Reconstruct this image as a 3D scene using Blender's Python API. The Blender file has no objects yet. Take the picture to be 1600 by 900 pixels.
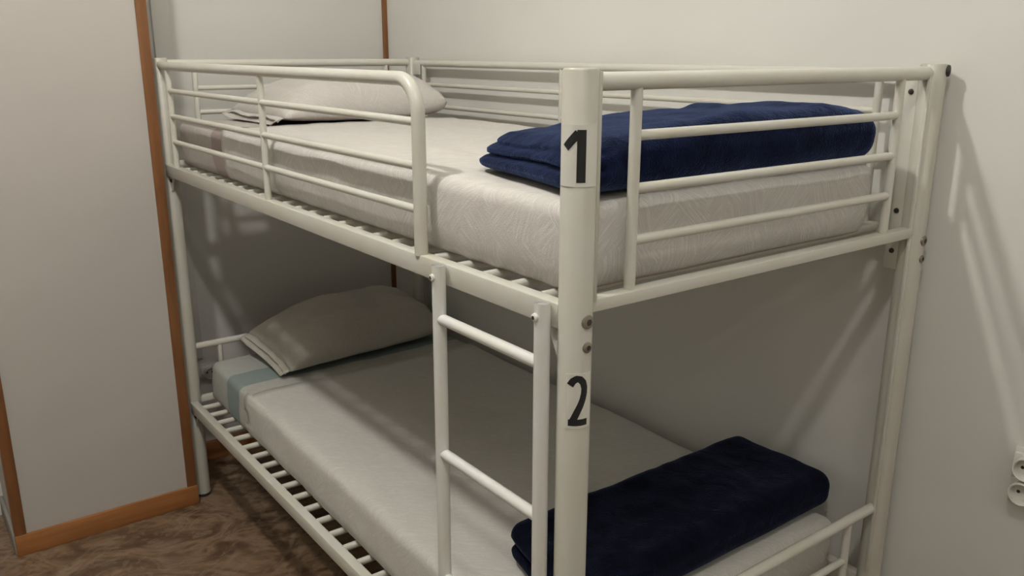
import bpy, bmesh, math, random
from mathutils import Vector, Matrix, noise

random.seed(7)
S = bpy.context.scene
C = S.collection
PI = math.pi

# ------------------------------------------------------------------ camera
cd = bpy.data.cameras.new('camera')
cd.sensor_width = 36.0
cd.lens = 1337.14 / 1600 * 36.0
cd.clip_start = 0.02
cam = bpy.data.objects.new('camera', cd)
C.objects.link(cam)
yaw, pit, rol = -0.644653, -0.269329, 0.002357
fw = Vector((math.sin(-yaw) * math.cos(pit), math.cos(yaw) * math.cos(pit), math.sin(pit)))
rt = fw.cross(Vector((0, 0, 1))).normalized()
up = rt.cross(fw)
r2 = rt * math.cos(rol) + up * math.sin(rol)
u2 = up * math.cos(rol) - rt * math.sin(rol)
M = Matrix((r2, u2, -fw)).transposed().to_4x4()
M.translation = Vector((-0.77860, -0.88406, 1.53410))
cam.matrix_world = M
S.camera = cam

# ------------------------------------------------------------------ world, lamps, exposure
wd = bpy.data.worlds.new('world')
S.world = wd
wd.use_nodes = True
wd.node_tree.nodes['Background'].inputs[0].default_value = (0.9, 0.95, 1.0, 1)
wd.node_tree.nodes['Background'].inputs[1].default_value = 0.02
S.view_settings.view_transform = 'Standard'
S.view_settings.look = 'None'
S.view_settings.gamma = 1.0
S.view_settings.use_curve_mapping = False
S.view_settings.exposure = 0.0
CEIL = 3.05
LAMPS = [(-0.74, 0.66, 560.0), (-0.70, -0.78, 290.0), (-0.72, -2.15, 85.0)]      # x, y, strength of the glowing globe; the last is an added fill lamp

# ------------------------------------------------------------------ bed measures
W, L, H = 0.914, 1.992, 1.5135     # between post centres, height
Z1, Z2 = 1.185, 0.3664             # tops of the side rails
PR = 0.0250                        # post radius
XW, YW = 0.957, 2.26               # right wall, back wall

# ------------------------------------------------------------------ materials
def mat(name, col, rough=0.5, metal=0.0, spec=0.5):
    m = bpy.data.materials.new(name)
    m.use_nodes = True
    b = m.node_tree.nodes['Principled BSDF']
    b.inputs['Base Color'].default_value = (*col, 1)
    b.inputs['Roughness'].default_value = rough
    b.inputs['Metallic'].default_value = metal
    b.inputs['Specular IOR Level'].default_value = spec
    return m, m.node_tree, b

def nd(t, kind, **kw):
    n = t.nodes.new(kind)
    for k, v in kw.items():
        setattr(n, k, v)
    return n

def tex_noise(t, vec, scale, detail=2.0, dist=0.0, rough=0.5):
    n = nd(t, 'ShaderNodeTexNoise')
    n.inputs['Scale'].default_value = scale
    n.inputs['Detail'].default_value = detail
    n.inputs['Distortion'].default_value = dist
    n.inputs['Roughness'].default_value = rough
    if vec is not None:
        t.links.new(vec, n.inputs['Vector'])
    return n.outputs['Fac']

def ramp(t, fac, stops):
    r = nd(t, 'ShaderNodeValToRGB')
    e = r.color_ramp.elements
    while len(e) < len(stops):
        e.new(0.5)
    for el, (p, c) in zip(e, stops):
        el.position = p
        el.color = (*c, 1) if len(c) == 3 else c
    t.links.new(fac, r.inputs['Fac'])
    return r.outputs['Color']

def bump(t, b, h, strength, dist=0.002):
    n = nd(t, 'ShaderNodeBump')
    n.inputs['Strength'].default_value = strength
    n.inputs['Distance'].default_value = dist
    t.links.new(h, n.inputs['Height'])
    t.links.new(n.outputs['Normal'], b.inputs['Normal'])

def objco(t):
    return nd(t, 'ShaderNodeTexCoord').outputs['Object']

def mapping(t, vec, rot=(0, 0, 0), scale=(1, 1, 1)):
    a = nd(t, 'ShaderNodeMapping')
    a.inputs['Rotation'].default_value = rot
    t.links.new(vec, a.inputs['Vector'])
    s = nd(t, 'ShaderNodeMapping')
    s.inputs['Scale'].default_value = scale
    t.links.new(a.outputs['Vector'], s.inputs['Vector'])
    return s.outputs['Vector']

def mix(t, a, b, fac, blend='MIX'):
    n = nd(t, 'ShaderNodeMix', data_type='RGBA', blend_type=blend)
    for s, v in (('A', a), ('B', b)):
        i = [k for k in n.inputs if k.name == s and k.type == 'RGBA'][0]
        if isinstance(v, tuple):
            i.default_value = (*v, 1)
        else:
            t.links.new(v, i)
    f = [k for k in n.inputs if k.name == 'Factor' and k.type == 'VALUE'][0]
    if isinstance(fac, (int, float)):
        f.default_value = fac
    else:
        t.links.new(fac, f)
    return [k for k in n.outputs if k.type == 'RGBA'][0]

def math_n(t, op, a, b=0.0):
    n = nd(t, 'ShaderNodeMath', operation=op)
    for i, v in enumerate((a, b)):
        if isinstance(v, (int, float)):
            n.inputs[i].default_value = v
        else:
            t.links.new(v, n.inputs[i])
    return n.outputs[0]

def wall_mat(name, col):
    m, t, b = mat(name, col, 0.75, 0, 0.25)
    co = objco(t)
    n1 = tex_noise(t, co, 2.2, 3)
    dk = tuple(c * 0.96 for c in col)
    t.links.new(ramp(t, n1, [(0.35, dk), (0.65, col)]), b.inputs['Base Color'])
    bump(t, b, tex_noise(t, co, 260, 3), 0.12, 0.0015)
    return m

def paint_mat(name, col, rough=0.34):
    m, t, b = mat(name, col, rough)
    co = objco(t)
    n1 = tex_noise(t, co, 9, 4)
    yel = (col[0] * 0.97, col[1] * 0.945, col[2] * 0.87)
    c1 = ramp(t, n1, [(0.38, col), (0.72, yel)])
    n2 = tex_noise(t, co, 70, 2)
    c2 = mix(t, c1, (0.33, 0.29, 0.23), ramp(t, n2, [(0.80, (0, 0, 0)), (0.84, (0.5, 0.5, 0.5))]))
    t.links.new(c2, b.inputs['Base Color'])
    bump(t, b, tex_noise(t, co, 160, 2), 0.08, 0.001)
    return m

def wood_mat(name, a, bcol):
    m, t, b = mat(name, a, 0.42)
    co = objco(t)
    v = mapping(t, co, (0, 0, 0), (60, 60, 5))
    n1 = tex_noise(t, v, 1.0, 4, 0.6)
    t.links.new(ramp(t, n1, [(0.3, a), (0.7, bcol)]), b.inputs['Base Color'])
    bump(t, b, n1, 0.1, 0.001)
    return m

def wood_mat_x(name, a, bcol):
    m, t, b = mat(name, a, 0.42)
    co = objco(t)
    v = mapping(t, co, (0, 0, 0), (5, 60, 60))
    n1 = tex_noise(t, v, 1.0, 4, 0.6)
    t.links.new(ramp(t, n1, [(0.3, a), (0.7, bcol)]), b.inputs['Base Color'])
    return m

def sheet_mat(name, base, dark, stripe=None, lo=0, hi=0, tint=None):
    """printed cotton: fine crossing hair strokes; an optional woven stripe between local y = lo and hi"""
    m, t, b = mat(name, base, 0.85, 0, 0.15)
    co = objco(t)
    strokes = []
    sp = nd(t, 'ShaderNodeSeparateXYZ')
    t.links.new(co, sp.inputs[0])
    cb = nd(t, 'ShaderNodeCombineXYZ')
    t.links.new(math_n(t, 'ADD', sp.outputs[0], sp.outputs[1]), cb.inputs[0])
    t.links.new(sp.outputs[2], cb.inputs[1])
    t.links.new(math_n(t, 'SUBTRACT', sp.outputs[0], sp.outputs[1]), cb.inputs[2])
    for rot in ((0, 0, 0.75), (0, 0, -0.75), (0, 0, 1.25)):
        v = mapping(t, cb.outputs[0], rot, (15, 500, 24))
        n = tex_noise(t, v, 1.0, 1)
        strokes.append(ramp(t, n, [(0.46, (0, 0, 0)), (0.74, (1, 1, 1))]))
    cell = nd(t, 'ShaderNodeTexVoronoi')
    cell.inputs['Scale'].default_value = 17
    t.links.new(co, cell.inputs['Vector'])
    sep = nd(t, 'ShaderNodeSeparateColor')
    t.links.new(cell.outputs['Color'], sep.inputs['Color'])
    s1 = mix(t, strokes[0], strokes[1], math_n(t, 'GREATER_THAN', sep.outputs[0], 0.4))
    s2 = mix(t, s1, strokes[2], math_n(t, 'GREATER_THAN', sep.outputs[1], 0.72))
    big = ramp(t, tex_noise(t, co, 6, 2), [(0.3, dark), (0.7, tint or dark)])
    col = mix(t, big, base, s2)
    fine = tex_noise(t, co, 420, 2)
    col = mix(t, col, tuple(c * 0.72 for c in base), ramp(t, fine, [(0.45, (0, 0, 0)), (0.75, (0.5, 0.5, 0.5))]))
    if stripe:
        sx = nd(t, 'ShaderNodeSeparateXYZ')
        t.links.new(co, sx.inputs[0])
        y = sx.outputs['Y']
        inside = math_n(t, 'MULTIPLY', math_n(t, 'GREATER_THAN', y, lo), math_n(t, 'LESS_THAN', y, hi))
        col = mix(t, col, mix(t, stripe, tuple(c * 0.8 for c in stripe), fine), math_n(t, 'MULTIPLY', inside, 0.85))
        beyond = math_n(t, 'GREATER_THAN', y, hi)
        col = mix(t, col, tuple(0.35 * a + 0.65 * c for a, c in zip(base, stripe)), math_n(t, 'MULTIPLY', beyond, 0.35))
    t.links.new(col, b.inputs['Base Color'])
    h = math_n(t, 'ADD', math_n(t, 'MULTIPLY', tex_noise(t, co, 14, 3), 3.0), tex_noise(t, co, 500, 1))
    bump(t, b, h, 0.25, 0.003)
    return m

def fleece_mat(name, col, sheen):
    m, t, b = mat(name, col, 0.95, 0, 0.05)
    co = objco(t)
    n1 = tex_noise(t, co, 22, 4, 0.8)
    dk = tuple(c * 0.45 for c in col)
    t.links.new(ramp(t, n1, [(0.36, dk), (0.66, col)]), b.inputs['Base Color'])
    b.inputs['Sheen Weight'].default_value = 0.55
    b.inputs['Sheen Roughness'].default_value = 0.35
    b.inputs['Sheen Tint'].default_value = (*sheen, 1)
    h = math_n(t, 'ADD', math_n(t, 'MULTIPLY', n1, 2.0), tex_noise(t, co, 300, 2))
    bump(t, b, h, 0.5, 0.004)
    return m

def floor_mat():
    m, t, b = mat('marbled_vinyl', (0.1, 0.07, 0.05), 0.45)
    co = objco(t)
    n1 = tex_noise(t, mapping(t, co, (0, 0, 0.5), (1, 2.0, 1)), 4.2, 6, 2.6, 0.55)
    c1 = ramp(t, n1, [(0.30, (0.075, 0.040, 0.022)), (0.46, (0.150, 0.088, 0.048)), (0.58, (0.245, 0.165, 0.100)), (0.70, (0.105, 0.058, 0.032))])
    n2 = tex_noise(t, mapping(t, co, (0, 0, -0.4), (1, 1.7, 1)), 7.0, 6, 2.2, 0.65)
    c2 = mix(t, c1, (0.31, 0.235, 0.165), ramp(t, n2, [(0.52, (0, 0, 0)), (0.60, (0.5, 0.5, 0.5)), (0.66, (0, 0, 0))]))
    t.links.new(c2, b.inputs['Base Color'])
    bump(t, b, n2, 0.08, 0.001)
    return m

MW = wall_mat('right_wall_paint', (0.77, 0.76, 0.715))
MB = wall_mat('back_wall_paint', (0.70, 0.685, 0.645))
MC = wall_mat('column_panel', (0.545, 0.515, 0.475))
MR = wall_mat('room_wall_paint', (0.70, 0.69, 0.66))
MCE = wall_mat('ceiling_paint', (0.78, 0.77, 0.73))
MF = floor_mat()
MWD = wood_mat('varnished_wood', (0.19, 0.078, 0.026), (0.27, 0.115, 0.040))
MWX = wood_mat_x('varnished_wood_lengthwise', (0.30, 0.120, 0.036), (0.40, 0.170, 0.055))
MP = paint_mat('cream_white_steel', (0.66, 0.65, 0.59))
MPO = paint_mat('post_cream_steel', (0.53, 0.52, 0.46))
ML = paint_mat('cool_white_steel', (0.80, 0.805, 0.775), 0.3)
MST = mat('zinc_bolt', (0.33, 0.29, 0.24), 0.4, 0.75)[0]
MDK = mat('dark_bolt_socket', (0.035, 0.03, 0.026), 0.6)[0]
MPA = mat('sticker_paper', (0.74, 0.73, 0.66), 0.7)[0]
MBK = mat('black_print', (0.012, 0.012, 0.013), 0.6)[0]
MPL = mat('white_plastic', (0.72, 0.70, 0.64), 0.35)[0]
MHO = mat('socket_hole', (0.02, 0.018, 0.016), 0.7)[0]
MLM = mat('lamp_housing', (0.8, 0.8, 0.78), 0.4)[0]

def glow(name, s):
    m = bpy.data.materials.new(name)
    m.use_nodes = True
    t = m.node_tree
    t.nodes.clear()
    e = nd(t, 'ShaderNodeEmission')
    e.inputs[0].default_value = (1.0, 0.97, 0.92, 1)
    e.inputs[1].default_value = s
    o = nd(t, 'ShaderNodeOutputMaterial')
    t.links.new(e.outputs[0], o.inputs[0])
    return m

# ------------------------------------------------------------------ helpers
def obj(name, bm, m, parent=None, smooth=40, loc=None):
    me = bpy.data.meshes.new(name)
    bmesh.ops.recalc_face_normals(bm, faces=bm.faces[:])
    bm.to_mesh(me)
    bm.free()
    me.materials.append(m)
    if smooth:
        me.polygons.foreach_set('use_smooth', [True] * len(me.polygons))
        if smooth < 180:
            me.set_sharp_from_angle(angle=math.radians(smooth))
    o = bpy.data.objects.new(name, me)
    C.objects.link(o)
    if parent:
        o.parent = parent
    if loc:
        o.location = loc
    return o

def tag(o, label, cat, group=None):
    o['label'] = label
    o['category'] = cat
    if group:
        o['group'] = group
    return o

def thing(name, label, cat, loc=(0, 0, 0), rz=0, group=None):
    o = bpy.data.objects.new(name, None)
    o.empty_display_size = 0.1
    C.objects.link(o)
    o.location = loc
    o.rotation_euler = (0, 0, rz)
    return tag(o, label, cat, group)

def struct(name, bm, m, parent=None, smooth=0):
    o = obj(name, bm, m, parent, smooth)
    if not parent:
        o['kind'] = 'structure'
    return o

def add_box(bm, x0, x1, y0, y1, z0, z1, bev=0.0, seg=2):
    t = bmesh.new()
    bmesh.ops.create_cube(t, size=1)
    for v in t.verts:
        v.co = Vector((x0 + (v.co.x + .5) * (x1 - x0), y0 + (v.co.y + .5) * (y1 - y0), z0 + (v.co.z + .5) * (z1 - z0)))
    if bev:
        bmesh.ops.bevel(t, geom=t.edges[:], offset=bev, segments=seg, profile=0.5, affect='EDGES')
    me = bpy.data.meshes.new('tmp')
    t.to_mesh(me)
    t.free()
    bm.from_mesh(me)
    bpy.data.meshes.remove(me)
    return bm

def box(*a, **k):
    return add_box(bmesh.new(), *a, **k)

def add_tube(bm, pts, r, n=16, cap=True):
    pts = [Vector(p) for p in pts]
    rings = []
    prev = None
    for i, p in enumerate(pts):
        if i == 0:
            d = pts[1] - p
        elif i == len(pts) - 1:
            d = p - pts[i - 1]
        else:
            d = (pts[i + 1] - p).normalized() + (p - pts[i - 1]).normalized()
        d.normalize()
        if prev is None:
            a = Vector((0, 0, 1)) if abs(d.z) < 0.9 else Vector((1, 0, 0))
            s = d.cross(a).normalized()
        else:
            s = (prev - d * prev.dot(d)).normalized()
        prev = s
        q = d.cross(s)
        rr = r[i] if isinstance(r, (list, tuple)) else r
        rings.append([bm.verts.new(p + (s * math.cos(2 * PI * k / n) + q * math.sin(2 * PI * k / n)) * rr) for k in range(n)])
    for a, b in zip(rings, rings[1:]):
        for k in range(n):
            bm.faces.new((a[k], a[(k + 1) % n], b[(k + 1) % n], b[k]))
    if cap:
        bm.faces.new(rings[0][::-1])
        bm.faces.new(rings[-1])
    return bm

def tube(pts, r, n=16, cap=True):
    return add_tube(bmesh.new(), pts, r, n, cap)

def bolt(parent, p, d, r, m=None, depth=0.004, name='bolt'):
    """round bolt head with a hexagon recess, facing d"""
    p, d = Vector(p), Vector(d).normalized()
    bm = tube([p - d * 0.003, p, p + d * depth * 0.7, p + d * depth], [r, r, r * 0.93, r * 0.62], 18)
    o = obj(name, bm, m or MST, parent)
    h = obj('hex_recess', tube([p + d * (depth - 0.0005), p + d * (depth + 0.0004)], r * 0.5, 6), MDK, parent, 0)
    return o, h

def bolt1(parent, p, d, r, m=None, depth=0.004, name='bolt'):
    """bolt head and its dark hexagon socket in one mesh (for sub-part level)"""
    p, d = Vector(p), Vector(d).normalized()
    bm = tube([p - d * 0.003, p, p + d * depth * 0.7, p + d * depth], [r, r, r * 0.93, r * 0.62], 18)
    nf = len(bm.faces)
    add_tube(bm, [p + d * (depth - 0.0005), p + d * (depth + 0.0004)], r * 0.48, 6)
    bm.faces.ensure_lookup_table()
    for f in bm.faces[nf:]:
        f.material_index = 1
    o = obj(name, bm, m or MST, parent)
    o.data.materials.append(MDK)
    return o

def axis_samples(a, b, r, n, e=5):
    s = [a + r * (1 - math.cos(PI / 2 * k / e)) for k in range(e)]
    s += [a + r + (b - a - 2 * r) * k / n for k in range(n + 1)]
    s += [b - x + a for x in s[:e][::-1]]
    return s

def rbox(x0, x1, y0, y1, z0, z1, r, nx, ny, nz, e=5):
    """closed rounded box with a regular grid on every side"""
    X, Y, Z = axis_samples(x0, x1, r, nx, e), axis_samples(y0, y1, r, ny, e), axis_samples(z0, z1, r, nz, e)
    bm = bmesh.new()
    V = {}
    nX, nY, nZ = len(X) - 1, len(Y) - 1, len(Z) - 1

    def vert(i, j, k):
        if (i, j, k) in V:
            return V[i, j, k]
        p = Vector((X[i], Y[j], Z[k]))
        q = Vector((min(max(p.x, x0 + r), x1 - r), min(max(p.y, y0 + r), y1 - r), min(max(p.z, z0 + r), z1 - r)))
        d = p - q
        if d.length > 1e-9:
            m = max(abs(d.x), abs(d.y), abs(d.z))
            nz_ = sum(1 for c in d if abs(c) > 1e-9)
            if nz_ > 1:
                p = q + d.normalized() * r
        V[i, j, k] = bm.verts.new(p)
        return V[i, j, k]
    for i in range(nX):
        for j in range(nY):
            for k in (0, nZ):
                bm.faces.new((vert(i, j, k), vert(i + 1, j, k), vert(i + 1, j + 1, k), vert(i, j + 1, k)))
    for i in range(nX):
        for k in range(nZ):
            for j in (0, nY):
                bm.faces.new((vert(i, j, k), vert(i + 1, j, k), vert(i + 1, j, k + 1), vert(i, j, k + 1)))
    for j in range(nY):
        for k in range(nZ):
            for i in (0, nX):
                bm.faces.new((vert(i, j, k), vert(i, j + 1, k), vert(i, j + 1, k + 1), vert(i, j, k + 1)))
    bmesh.ops.recalc_face_normals(bm, faces=bm.faces[:])
    return bm

def nz(x, y, z):
    return noise.noise(Vector((x, y, z)))

# ------------------------------------------------------------------ the room
XL, YN = -2.5, -2.7
struct('floor', box(XL - .1, XW + .1, YN - .1, YW + .1, -0.1, 0), MF)
struct('ceiling', box(XL - .1, XW + .1, YN - .1, YW + .1, CEIL, CEIL + 0.1), MCE)
struct('wall_right', box(XW, XW + 0.1, YN - .1, YW + .1, 0, CEIL), MW)
struct('wall_back', box(XL, XW, YW, YW + 0.1, 0, CEIL), MB)
struct('wall_left', box(XL - 0.1, XL, YN - .1, YW + .1, 0, CEIL), wall_mat('left_wall_paint', (0.42, 0.41, 0.385)))
struct('wall_front', box(XL, XW, YN - 0.1, YN, 0, CEIL), MR)
CX0, CX1, CY = -0.588, -0.040, 1.946
struct('wall_column', box(CX0, CX1, CY, YW, 0, CEIL), MC)

def corner_moulding(x, sx, y, z0):
    """L-shaped wooden corner moulding on the column's edge"""
    bm = bmesh.new()
    t, w = 0.007, 0.033
    x_out = x - sx * t
    add_box(bm, min(x_out, x + sx * (w - t)), max(x_out, x + sx * (w - t)), y - t, y, z0, CEIL, bev=0.0022)
    add_box(bm, min(x_out, x), max(x_out, x), y - 0.001, y + w - t, z0, CEIL, bev=0.0022)
    return bm
struct('trim_1', corner_moulding(CX0, 1, CY, 0.07), MWD, smooth=30)
struct('trim_2', corner_moulding(CX1, -1, CY, 0.07), MWD, smooth=30)
struct('trim_3', box(XW - 0.020, XW, YW - 0.012, YW, 0, CEIL, bev=0.003), MWD, smooth=30)
bb = bmesh.new()
add_box(bb, CX0 - 0.008, CX1 + 0.008, CY - 0.012, CY, 0, 0.070, bev=0.003)
struct('baseboard_column', bb, MWX, smooth=30)
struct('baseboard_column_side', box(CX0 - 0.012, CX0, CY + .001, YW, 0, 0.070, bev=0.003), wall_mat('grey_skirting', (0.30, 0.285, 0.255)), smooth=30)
struct('baseboard_back', box(CX1, XW - .012, YW - 0.014, YW, 0, 0.075, bev=0.003), MWX, smooth=30)
struct('baseboard_right', box(XW - 0.012, XW, YN, YW, 0, 0.075, bev=0.003), MWX, smooth=30)
struct('trim_4', box(0.060, 0.116, YW - 0.020, YW, 0.42, CEIL, bev=0.003), MB, smooth=30)   # painted cable duct down the back wall

# ------------------------------------------------------------------ ceiling lamps (above the picture), the third one added as fill light
for (lx, ly, ls), nm in zip(LAMPS, ('round ceiling lamp over the long side of the bunk bed', 'round ceiling lamp nearest the foot of the bunk bed',
                                                'added round fill lamp furthest from the bunk bed')):
    t = thing('ceiling_lamp', nm, 'lamp', (lx, ly, CEIL), 0, 'ceiling lamps')
    obj('housing', tube([(0, 0, 0), (0, 0, -0.02), (0, 0, -0.035)], [0.10, 0.10, 0.075], 32), MLM, t)
    g = bmesh.new()
    bmesh.ops.create_uvsphere(g, u_segments=28, v_segments=18, radius=0.055)
    bmesh.ops.translate(g, verts=g.verts[:], vec=(0, 0, -0.088))
    obj('globe', g, glow('lamp_glow', ls), t, 180)

# ------------------------------------------------------------------ the bunk bed
bed = thing('bunk_bed', 'cream white metal bunk bed numbered 1 and 2, with ladder and guard rails', 'bunk bed', (0, 0, 0))

def post(x, y, bolts_dir):
    o = obj('post', tube([(x, y, 0.012), (x, y, H - 0.003), (x, y, H)], [PR, PR, PR - 0.0025], 32), MPO, bed, 50)
    obj('foot_cap', tube([(x, y, 0), (x, y, 0.004), (x, y, 0.013)], [PR * .9, PR - 0.0005, PR - 0.0005], 24), MDK, o)
    for z in (Z1 - 0.020, Z1 - 0.058, Z2 - 0.020, Z2 - 0.058):
        bolt1(o, (x + 0.002, y + bolts_dir * (PR - 0.0012), z), (0.05, bolts_dir, 0), 0.0108 if z in (Z1 - .02, Z2 - .02) else 0.0085)
    return o
p1 = post(0, 0, -1)
p2 = post(0, L, 1)
p3 = post(W, 0, -1)
p4 = post(W, L, 1)
# weld strip along the inner side of the numbered post, black plug at the top of the wall-side post
obj('weld_strip', box(0.0180, 0.0240, -0.0185, -0.0135, 1.19, H - 0.004, bev=0.0012), MPO, p1)
bolt1(p3, (W + 0.010, -PR * 0.93, H - 0.013), (0.45, -1, 0), 0.0115, MDK, 0.005, 'end_plug')
obj('weld_strip', box(W - 0.030, W - 0.0235, -0.012, -0.006, 0.40, H - 0.02, bev=0.0012), MP, p3)

# direction from post 1 towards the camera side gives angle 0; positive turns to the right in the picture
A0 = math.atan2(-0.884, -0.7786)
def on_post(s, z, r):
    a = A0 + s / PR
    return Vector((math.cos(a) * r, math.sin(a) * r, z))

def sticker(s0, s1, z0, z1, name, label):
    bm = bmesh.new()
    n = 16
    g = []
    for rr in (PR + 0.0003, PR + 0.0008):
        g.append([[bm.verts.new(on_post(s0 + (s1 - s0) * i / n, z, rr)) for i in range(n + 1)] for z in (z0, z1)])
    for q in g:
        for i in range(n):
            bm.faces.new((q[0][i], q[0][i + 1], q[1][i + 1], q[1][i]))
    a, b = g
    for i in range(n):
        bm.faces.new((a[0][i], a[0][i + 1], b[0][i + 1], b[0][i]))
        bm.faces.new((a[1][i], a[1][i + 1], b[1][i + 1], b[1][i]))
    for i in (0, n):
        bm.faces.new((a[0][i], a[1][i], b[1][i], b[0][i]))
    o = obj(name, bm, MPA, bed)
    o['label'] = label
    return o

def ribbon(bm, line, hw):
    """a flat stroke laid on the post: line = [(s, z)], mitred ends, dense enough to follow the curve"""
    pts = []
    for (a, b) in zip(line, line[1:]):
        k = max(1, int(math.hypot(b[0] - a[0], b[1] - a[1]) / 0.0015))
        pts += [(a[0] + (b[0] - a[0]) * i / k, a[1] + (b[1] - a[1]) * i / k) for i in range(k)]
    pts.append(line[-1])
    rows = []
    for i, p in enumerate(pts):
        q0, q1 = pts[max(0, i - 1)], pts[min(len(pts) - 1, i + 1)]
        dx, dz = q1[0] - q0[0], q1[1] - q0[1]
        l = math.hypot(dx, dz)
        nx, nzz = -dz / l, dx / l
        rows.append([[bm.verts.new(on_post(p[0] + nx * hw * t, p[1] + nzz * hw * t, rr)) for t in (-1, -.33, .33, 1)] for rr in (PR + 0.0009, PR + 0.0013)])
    for a, b in zip(rows, rows[1:]):
        for k in range(3):
            bm.faces.new((a[1][k], a[1][k + 1], b[1][k + 1], b[1][k]))
        bm.faces.new((a[0][0], a[1][0], b[1][0], b[0][0]))
        bm.faces.new((a[0][3], a[1][3], b[1][3], b[0][3]))

s1 = sticker(-0.032, 0.030, 1.358, 1.441, 'number_sticker', 'white paper sticker with a black number 1')
bm = bmesh.new()
ribbon(bm, [(0.0032, 1.4345), (0.0032, 1.3640)], 0.0060)
ribbon(bm, [(-0.0188, 1.4105), (-0.001, 1.4305)], 0.0056)
obj('numeral', bm, MBK, s1, 0)
s2 = sticker(-0.0115, 0.0290, 1.004, 1.089, 'number_sticker', 'white paper sticker with a black number 2')
bm = bmesh.new()
x0, sc, z0, hz = -0.0080, 0.0285, 1.0085, 0.0760
two = [(0.10, .83), (.24, .92), (.42, .965), (.60, .95), (.76, .88), (.84, .77), (.83, .66), (.76, .54), (.64, .42), (.48, .29), (.34, .17), (.22, .075)]
ribbon(bm, [(x0 + a * sc, z0 + b * hz) for a, b in two], 0.0050)
ribbon(bm, [(x0 + 0.03 * sc, z0 + .065 * hz), (x0 + 1.03 * sc, z0 + .065 * hz)], 0.0050)
obj('numeral', bm, MBK, s2, 0)

# side rails (rectangular tube), each with end plates
def side_rail(x0, x1, z1, out):
    o = obj('side_rail', box(x0, x1, 0.018, L - 0.018, z1 - 0.0375, z1, bev=0.0028), MP, bed)
    xc = (x0 + x1) / 2
    for y, s in ((0.020, 1), (L - 0.020, -1)):
        bm = bmesh.new()
        prof = [(0, z1 - 0.006), (0.035, z1 - 0.02), (0.030, z1 - 0.046), (0.010, z1 - 0.085), (0, z1 - 0.090)]
        a = [bm.verts.new((xc - 0.002, y + s * d, z)) for d, z in prof]
        b = [bm.verts.new((xc + 0.002, y + s * d, z)) for d, z in prof]
        bm.faces.new(a)
        bm.faces.new(b[::-1])
        for i in range(len(prof)):
            j = (i + 1) % len(prof)
            bm.faces.new((a[i], a[j], b[j], b[i]))
        obj('end_plate', bm, MP, o, 0)
        if s < 0 or out > 0:
            bolt1(o, (xc + out * 0.002, y + s * 0.014, z1 - 0.052), (out, 0, 0), 0.0062, MDK)
    return o
RX0, RX1 = -0.0187, 0.0063
for z in (Z1, Z2):
    side_rail(RX0, RX1, z, -1)
    side_rail(W - RX1, W - RX0, z, -1)
    for y0, y1 in ((-0.0129, 0.0122), (L - 0.0122, L + 0.0129)):
        obj('end_rail', box(PR - 0.004, W - PR + 0.004, y0, y1, z + 0.0065 - 0.0195, z + 0.0065, bev=0.0022), MP, bed)

# slats: one tube across the frame every 76 mm, mesh data shared
slat_me = None
for z in (Z1, Z2):
    for k in range(25):
        y = 0.082 + k * 0.0762
        if slat_me is None:
            o = obj('slat', tube([(RX1 - 0.003, 0, 0), (W - RX1 + 0.003, 0, 0)], 0.0088, 12), MP, bed)
            slat_me = o.data
        else:
            o = bpy.data.objects.new('slat', slat_me)
            C.objects.link(o)
            o.parent = bed
        o.location = (0, y, z - 0.0075)

BARZ = (1.417, 1.341, 1.2635)

def arc(c, r, a0, a1, ax, n=8):
    """points on an arc in the plane spanned by ax and z"""
    ax = Vector(ax)
    return [Vector(c) + ax * (r * math.cos(a0 + (a1 - a0) * i / n)) + Vector((0, 0, r * math.sin(a0 + (a1 - a0) * i / n))) for i in range(n + 1)]

# front guard: top tube from the far post, bent down onto the side rail
gx, gz, gy, gr = -0.010, 1.4890, 0.408, 0.060
pts = [(0.0, L - 0.012, gz + .004), (gx, L - 0.10, gz)] + [(gx, gy + gr + .3, gz)] + \
      [tuple(p) for p in arc((gx, gy + gr, gz - gr), gr, PI / 2, PI, (0, 1, 0), 10)] + [(gx, gy, Z1 - 0.002)]
front = obj('safety_rail', tube(pts, 0.0125, 18), MP, bed, 60)
for y, r in ((1.128, 0.0082), (1.872, 0.0092)):
    obj('upright', tube([(gx, y, gz - 0.008), (gx, y, Z1 - 0.002)], r, 14), MP, front)
for z in BARZ:
    obj('bar', tube([(gx, gy, z), (gx, 1.872, z)], 0.0076, 14), MP, front)

# back guard along the wall
bx = W + 0.004
back = obj('safety_rail', tube([(bx, 0.012, gz + .003), (bx, L - 0.012, gz + .003)], 0.0115, 18), MP, bed, 60)
for y in (0.112, 1.128, 1.918):
    obj('upright', tube([(bx, y, gz - 0.005), (bx, y, Z1 - 0.002)], 0.0085, 14), MP, back)
for z in BARZ:
    obj('bar', tube([(bx, 0.112, z), (bx, 1.918, z)], 0.0076, 14), MP, back)
fl = obj('flange', box(W - 0.020, W - 0.016, 0.016, 0.044, Z1 - 0.085, gz - 0.004, bev=0.001), MP, back)
for z in (1.460, 1.222, 1.138):
    bolt1(back, (W - 0.020, 0.029, z), (-1, 0, 0), 0.0055, MDK, 0.003)
for y0, y1 in ((1.925, 1.968),):
    obj('bracket', box(W - 0.010, W - 0.006, y0, y1, 1.452, 1.49, bev=0.001), MP, back)

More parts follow.
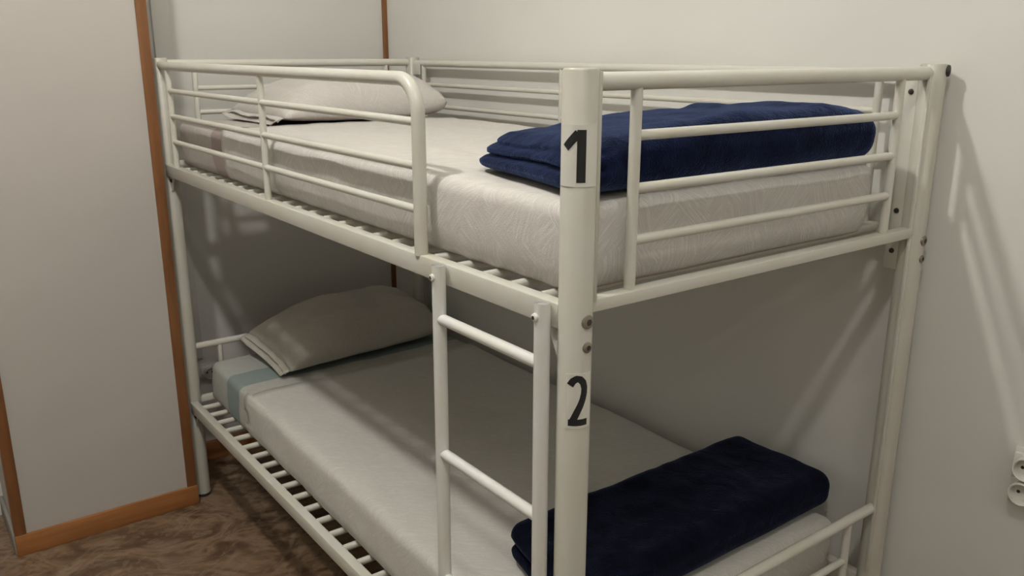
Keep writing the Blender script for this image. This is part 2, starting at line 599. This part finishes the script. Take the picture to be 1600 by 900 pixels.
# end guards at foot and head, upper and lower bunk
def end_guard(y, ztop, zbars, zfoot, r):
    zt = ztop
    o = obj('end_guard', tube([(PR - 0.006, y, zt), (W - PR + 0.006, y, zt)], r, 20), MP, bed, 60)
    for x in (0.106, 0.800):
        obj('upright', tube([(x, y, zt - 0.005), (x, y, zfoot - 0.002)], 0.0088, 14), MP, o)
    for z in zbars:
        obj('bar', tube([(0.106, y, z), (0.800, y, z)], 0.0078, 14), MP, o)
    return o
for y in (0.0, L):
    end_guard(y, 1.4955, (1.419, 1.3425, 1.2655), Z1 + 0.006, 0.0128)
    end_guard(y, 0.556, (0.458,), Z2 + 0.006, 0.0112)

# ladder
lx = -0.0335
for y in (0.034, 0.314):
    o = obj('ladder_stile', tube([(lx, y, 0.02), (lx, y, Z1 + 0.0015)], 0.0122, 20, cap=False), ML, bed)
    obj('end_cap', tube([(lx, y, Z1 - 0.02), (lx, y, Z1 - 0.002)], 0.0112, 20), mat('cap_grey', (0.42, 0.43, 0.43), 0.5)[0], o)
    bolt1(o, (lx - 0.0115, y + 0.001, Z1 - 0.019), (-1, 0, 0), 0.0066, ML, 0.005)
    obj('foot_cap', tube([(lx, y, 0), (lx, y, 0.024)], 0.0132, 16), MPL, o)
for z in (1.092, 0.839, 0.586, 0.333):
    obj('ladder_rung', tube([(lx, 0.034, z), (lx, 0.314, z)], 0.0098, 16), ML, bed)

# ------------------------------------------------------------------ mattresses with sheets
def make_mattress(loc, rz, w, l, h, m_fit, m_sheet, lab, lab2, y_hem, seed, lean=0.0):
    t = thing('mattress', lab, 'mattress', loc, rz)
    def shape(off):
        bm = rbox(-off, w + off, -off, l + off, 0 if off == 0 else 0.004, h + off, 0.024, 26, 60, 6)
        for v in bm.verts:
            p = v.co
            if p.z < 0.024:          # the underside keeps a square edge
                for ax, top in ((0, w), (1, l)):
                    if p[ax] < 0.024:
                        p[ax] *= 0.35
                    elif p[ax] > top - 0.024:
                        p[ax] = top - (top - p[ax]) * 0.35
            k = p.z / h
            p.z += k * (0.004 * nz(p.x * 5 + seed, p.y * 5, 0) + 0.0025 * nz(p.x * 16, p.y * 9 + seed, 3))
            side = 1 - k * 0.25
            p.x += side * 0.004 * nz(p.y * 7, p.z * 12, seed) + 0.002 * nz(p.y * 26, p.z * 6, seed + 5)
            p.y += side * 0.004 * nz(p.x * 7, p.z * 12, seed + 9)
            # tucked in towards the bottom
            if p.x < w * .5:
                p.x += lean * k * (1 - p.x / (w * .5))
            c = max(0.0, 1 - k * 2.2) * (0.4 if lean else 1)
            p.x += (w / 2 - p.x) * 0.022 * c
            p.y += (0.010 * c if p.y < l / 2 else -0.010 * c)
        return bm
    obj('fitted_sheet', shape(0.0), m_fit, t, 180)
    s = shape(0.0035)
    kill = []
    for f in s.faces:
        c = f.calc_center_median()
        hem = y_hem + 0.020 * nz(c.x * 3, seed, 1) - 0.06 * (c.x - w / 2) * 0.3
        if c.y > hem or c.z < 0.006:
            kill.append(f)
    bmesh.ops.delete(s, geom=kill, context='FACES')
    for v in s.verts:            # the hem: a slightly raised rolled edge
        if v.is_boundary and v.co.y > 1.0:
            v.co.z += 0.003 if v.co.z > h * .8 else 0
    o = obj('bed_sheet', s, m_sheet, t, 180)
    md = o.modifiers.new('thickness', 'SOLIDIFY')
    md.thickness = 0.002
    md.offset = 1
    o['label'] = lab2
    return t

SH1 = sheet_mat('printed_cotton_pinkish', (0.755, 0.74, 0.695), (0.61, 0.585, 0.545), None, 0, 0, (0.625, 0.585, 0.55))
SH1F = sheet_mat('printed_cotton_pink_stripe', (0.66, 0.64, 0.60), (0.47, 0.445, 0.41), (0.42, 0.33, 0.31), 1.46, 1.58)
SH2 = sheet_mat('printed_cotton_grey', (0.69, 0.68, 0.63), (0.585, 0.57, 0.525), None, 0, 0, (0.60, 0.58, 0.535))
SH2F = sheet_mat('printed_cotton_teal_stripe', (0.60, 0.59, 0.54), (0.45, 0.44, 0.40), (0.24, 0.315, 0.300), 1.585, 1.70)
PL1 = sheet_mat('pillowcase_light', (0.66, 0.63, 0.59), (0.575, 0.54, 0.505), None, 0, 0, (0.60, 0.57, 0.535))
PL2 = sheet_mat('pillowcase_grey', (0.53, 0.50, 0.44), (0.46, 0.435, 0.38), None, 0, 0, (0.48, 0.455, 0.40))

UZ, LZ = Z1 + 0.0015, Z2 + 0.0015
UH, LH = 0.134, 0.134
make_mattress((0.018, 0.030, UZ), 0.0, 0.775, 1.90, UH, SH1F, SH1,
              'thin mattress on the upper bunk in a fitted sheet with a pink stripe',
              'light grey printed sheet spread over the upper bunk mattress', 1.47, 1.3)
make_mattress((0.019, 0.085, LZ), -0.017, 0.845, 1.880, LH, SH2F, SH2,
              'thin mattress on the lower bunk in a fitted sheet with a teal stripe',
              'light grey printed sheet spread over the lower bunk mattress', 1.50, 7.9, lean=0.008)

# ------------------------------------------------------------------ pillows
def make_pillow(loc, rz, w, d, h, m, label, seed, base=0.30, left_thin=0.0, n=3.2, tilt=0.0):
    """w along x, d along y; seam line a little above the sheet, corners pinched, creases running in from the ends"""
    bm = bmesh.new()
    NX, NY = 64, 46
    def P(i, j, top):
        u, v = 2 * i / NX - 1, 2 * j / NY - 1
        pin = 1 - 0.055 * (1 - abs(u) ** 2.0) * abs(v) ** 6
        pin2 = 1 - 0.050 * (1 - abs(v) ** 2.0) * abs(u) ** 6 if u < 0 else 1 - 0.075 * abs(v) ** 4 * u ** 4
        x, y = u * w / 2 * pin2, v * d / 2 * pin
        f = max(0.0, (1 - abs(u) ** (n if u < 0 else n + 2.2))) ** 0.56 * max(0.0, (1 - abs(v) ** n)) ** 0.56
        f *= 1 - left_thin * max(0, -u) ** 1.5
        seam = h * (0.16 + 0.16 * max(0.0, u) ** 2) + 0.010 * nz(u * 2.5, v * 2.5, seed)
        edge = max(abs(u), abs(v))
        wr = 0.010 * nz(u * 3.2 + seed, v * 3, 0.3) * f + 0.0045 * math.sin(v * 17 + 4 * nz(u * 2, v * 2, seed)) * abs(u) ** 4 * (1 - edge ** 12)
        wr += 0.004 * nz(u * 9, v * 5, seed + 2) * f ** .5
        if top:
            z = seam + f * (h - seam) + wr
        else:
            z = seam * (1 - f ** 0.55) + 0.002
        z += tilt * ((v + 1) / 2) ** 1.5
        return (x, y, z)
    T = [[bm.verts.new(P(i, j, True)) for j in range(NY + 1)] for i in range(NX + 1)]
    Bq = [[T[i][j] if i in (0, NX) or j in (0, NY) else bm.verts.new(P(i, j, False)) for j in range(NY + 1)] for i in range(NX + 1)]
    for i in range(NX):
        for j in range(NY):
            bm.faces.new((T[i][j], T[i + 1][j], T[i + 1][j + 1], T[i][j + 1]))
            try:
                bm.faces.new((Bq[i][j], Bq[i][j + 1], Bq[i + 1][j + 1], Bq[i + 1][j]))
            except ValueError:
                pass
    t = thing('pillow', label, 'pillow', loc, rz)
    obj('pillowcase', bm, m, t, 180)
    # open end of the case: two limp lips of cloth past the left end of the pillow
    for nm, dz, ln in (('pillowcase_flap', 0.004, 0.030), ('pillowcase_flap', -0.012, 0.042)):
        f = bmesh.new()
        K, J = 6, 26
        g = []
        for k in range(K + 1):
            row = []
            for j in range(J + 1):
                v = 2 * j / J - 1
                a = k / K
                xe = -w / 2 * (1 - 0.050 * (1 - v * v)) + 0.012
                seamz = h * 0.16 + 0.010 * nz(-2.5, v * 2.5, seed)
                z = seamz + dz * a * 1.6 * (1 - v ** 6) - 0.010 * a * a + 0.006 * nz(v * 5, a * 2, seed + dz * 90) * a
                row.append(f.verts.new((xe - a * ln, v * d / 2 * 0.94, max(0.003, z) + tilt * ((v + 1) / 2) ** 1.5)))
            g.append(row)
        for k in range(K):
            for j in range(J):
                f.faces.new((g[k][j], g[k + 1][j], g[k + 1][j + 1], g[k][j + 1]))
        o = obj(nm, f, m, t, 180)
        md = o.modifiers.new('thickness', 'SOLIDIFY')
        md.thickness = 0.0025
        md.offset = 0
    return t

make_pillow((0.490, 1.735, UZ + UH + 0.004), 0.02, 0.585, 0.44, 0.148, PL1,
            'pale grey plump pillow at the head of the upper bunk', 3.1, left_thin=0.25)
make_pillow((0.512, 1.815, LZ + LH + 0.010), 0.07, 0.62, 0.325, 0.150, PL2,
            'beige grey plump pillow at the head of the lower bunk', 8.4, left_thin=0.25, tilt=0.045)

# ------------------------------------------------------------------ folded blankets
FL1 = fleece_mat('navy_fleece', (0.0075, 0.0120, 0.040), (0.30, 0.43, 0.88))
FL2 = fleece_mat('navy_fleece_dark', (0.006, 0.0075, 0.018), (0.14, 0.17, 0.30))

def groove(z, zc, wd):
    return math.exp(-((z - zc) / wd) ** 2)

def make_blanket(x0, x1, y0, y1, z0, h, r, m, label, seed, top, skew=0.0, grooves=(0.5,), amp=0.028, left_in=0.0, droop=0.0, back_low=0.0):
    bm = rbox(x0, x1, y0, y1, 0, h, r, 56, 30, 16, 6)
    for v in bm.verts:
        p = v.co
        k = p.z / h
        u = (p.x - x0) / (x1 - x0)
        w = (p.y - y0) / (y1 - y0)
        # layers showing at the left end and along the far long side, a plain rounded fold in front
        end = max(0.0, 1 - u / 0.10) ** 0.8
        far = max(0.0, (w - 0.86) / 0.14)
        for g in grooves:
            zc = g * h + 0.006 * nz(p.x * 4, p.y * 6, seed)
            q = groove(p.z, zc, 0.0085 if g < .7 else 0.006) * (1 if g < .7 else .55)
            p.x += amp * q * end
            p.y -= 0.018 * q * far
        # upper layers step back at the left end
        p.x += left_in * end * k ** 2
        p.x += skew * (w - .5) * (1 - u)
        f = top(u, w)
        p.z *= f * (1 - back_low * w * (1 - 0.3 * u))
        p.z += k * (0.006 * nz(p.x * 9 + seed, p.y * 9, 1) + 0.003 * nz(p.x * 25, p.y * 22, seed))
        p.y += 0.006 * nz(p.x * 6, p.z * 14, seed + 4) * (1 if w > .5 else .6)
        p.x += 0.004 * nz(p.y * 14, p.z * 16, seed + 8)
        if droop:
            dd = max(0.0, 1 - (p.x - x0) / 0.11)
            p.z -= droop * dd * dd
    for v in bm.verts:
        v.co.z = max(v.co.z, 0.0) if not droop else v.co.z
    o = obj('folded_blanket', bm, m, None, 180, (0, 0, z0))
    tag(o, label, 'blanket')
    return o

def top_up(u, w):
    a = 0.63 + 0.37 * min(1.0, max(0.0, u) / 0.50) ** 0.75
    ridge = 0.09 * math.exp(-((u - 0.80) / 0.045) ** 2) * min(1.0, max(0.0, w) / 0.35)
    right = -0.17 * min(1.0, max(0.0, (u - 0.80) / 0.20)) ** 1.2
    return a + ridge + right

def top_lo(u, w):
    return 0.92 + 0.08 * math.sin(u * 3.0) + 0.05 * math.exp(-((w - .9) / .12) ** 2)

make_blanket(0.058, 0.805, 0.022, 0.415, UZ + UH + 0.010, 0.112, 0.046, FL1,
             'thick navy fleece blanket folded at the foot of the upper bunk', 2.2, top_up,
             skew=0.08, grooves=(0.50, 0.80), amp=0.021, left_in=0.050, back_low=0.30)
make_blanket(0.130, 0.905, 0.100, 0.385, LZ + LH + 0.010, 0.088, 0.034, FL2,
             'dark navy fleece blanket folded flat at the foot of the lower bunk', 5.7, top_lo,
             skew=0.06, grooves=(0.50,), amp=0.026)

# ------------------------------------------------------------------ wall sockets
def socket(name, label, loc, rot, gangs, pitch, tilt):
    t = thing(name, label, 'power socket', loc)
    t.rotation_euler = rot
    # local frame: x across, z up, -y out of the wall
    hh = pitch * (gangs - 1) / 2
    obj('back_plate', box(-0.032, 0.032, -0.006, 0.0, -hh - 0.034, hh + 0.034, bev=0.002), MPL, t)
    for g in range(gangs):
        z = hh - g * pitch
        mo = obj('socket_module', box(-0.030, 0.030, -0.0165, -0.005, z - 0.0245, z + 0.0245, bev=0.004), MPL, t)
        ring = bmesh.new()
        n = 32
        prof = [(0.0240, -0.015), (0.0235, -0.034), (0.0220, -0.0355), (0.0200, -0.0345), (0.0192, -0.0185), (0.0, -0.0185)]
        rows = []
        for rr, yy in prof:
            if rr == 0:
                rows.append([ring.verts.new((0, yy, z))])
            else:
                rows.append([ring.verts.new((rr * math.cos(2 * PI * k / n), yy, z + rr * math.sin(2 * PI * k / n))) for k in range(n)])
        for a, b in zip(rows, rows[1:]):
            for k in range(n):
                if len(b) == 1:
                    ring.faces.new((a[k], a[(k + 1) % n], b[0]))
                else:
                    ring.faces.new((a[k], a[(k + 1) % n], b[(k + 1) % n], b[k]))
        obj('socket_well', ring, MPL, mo, 35)
        for s in (-1, 1):
            cx, cz = s * 0.0095 * math.cos(tilt), s * 0.0095 * math.sin(tilt)
            obj('pin_hole', tube([(cx, -0.0180, z + cz), (cx, -0.0189, z + cz)], 0.0034, 14), MHO, mo)
    return t
socket('wall_socket', 'white double round socket on the right wall beside the bed foot', (XW, -0.277, 0.726), (0, 0, -PI / 2), 2, 0.052, 0.15)
socket('wall_socket', 'small white socket low on the wall behind the lower bunk head', (0.136, YW, 0.358), (0, 0, 0), 1, 0.05, 0.0)
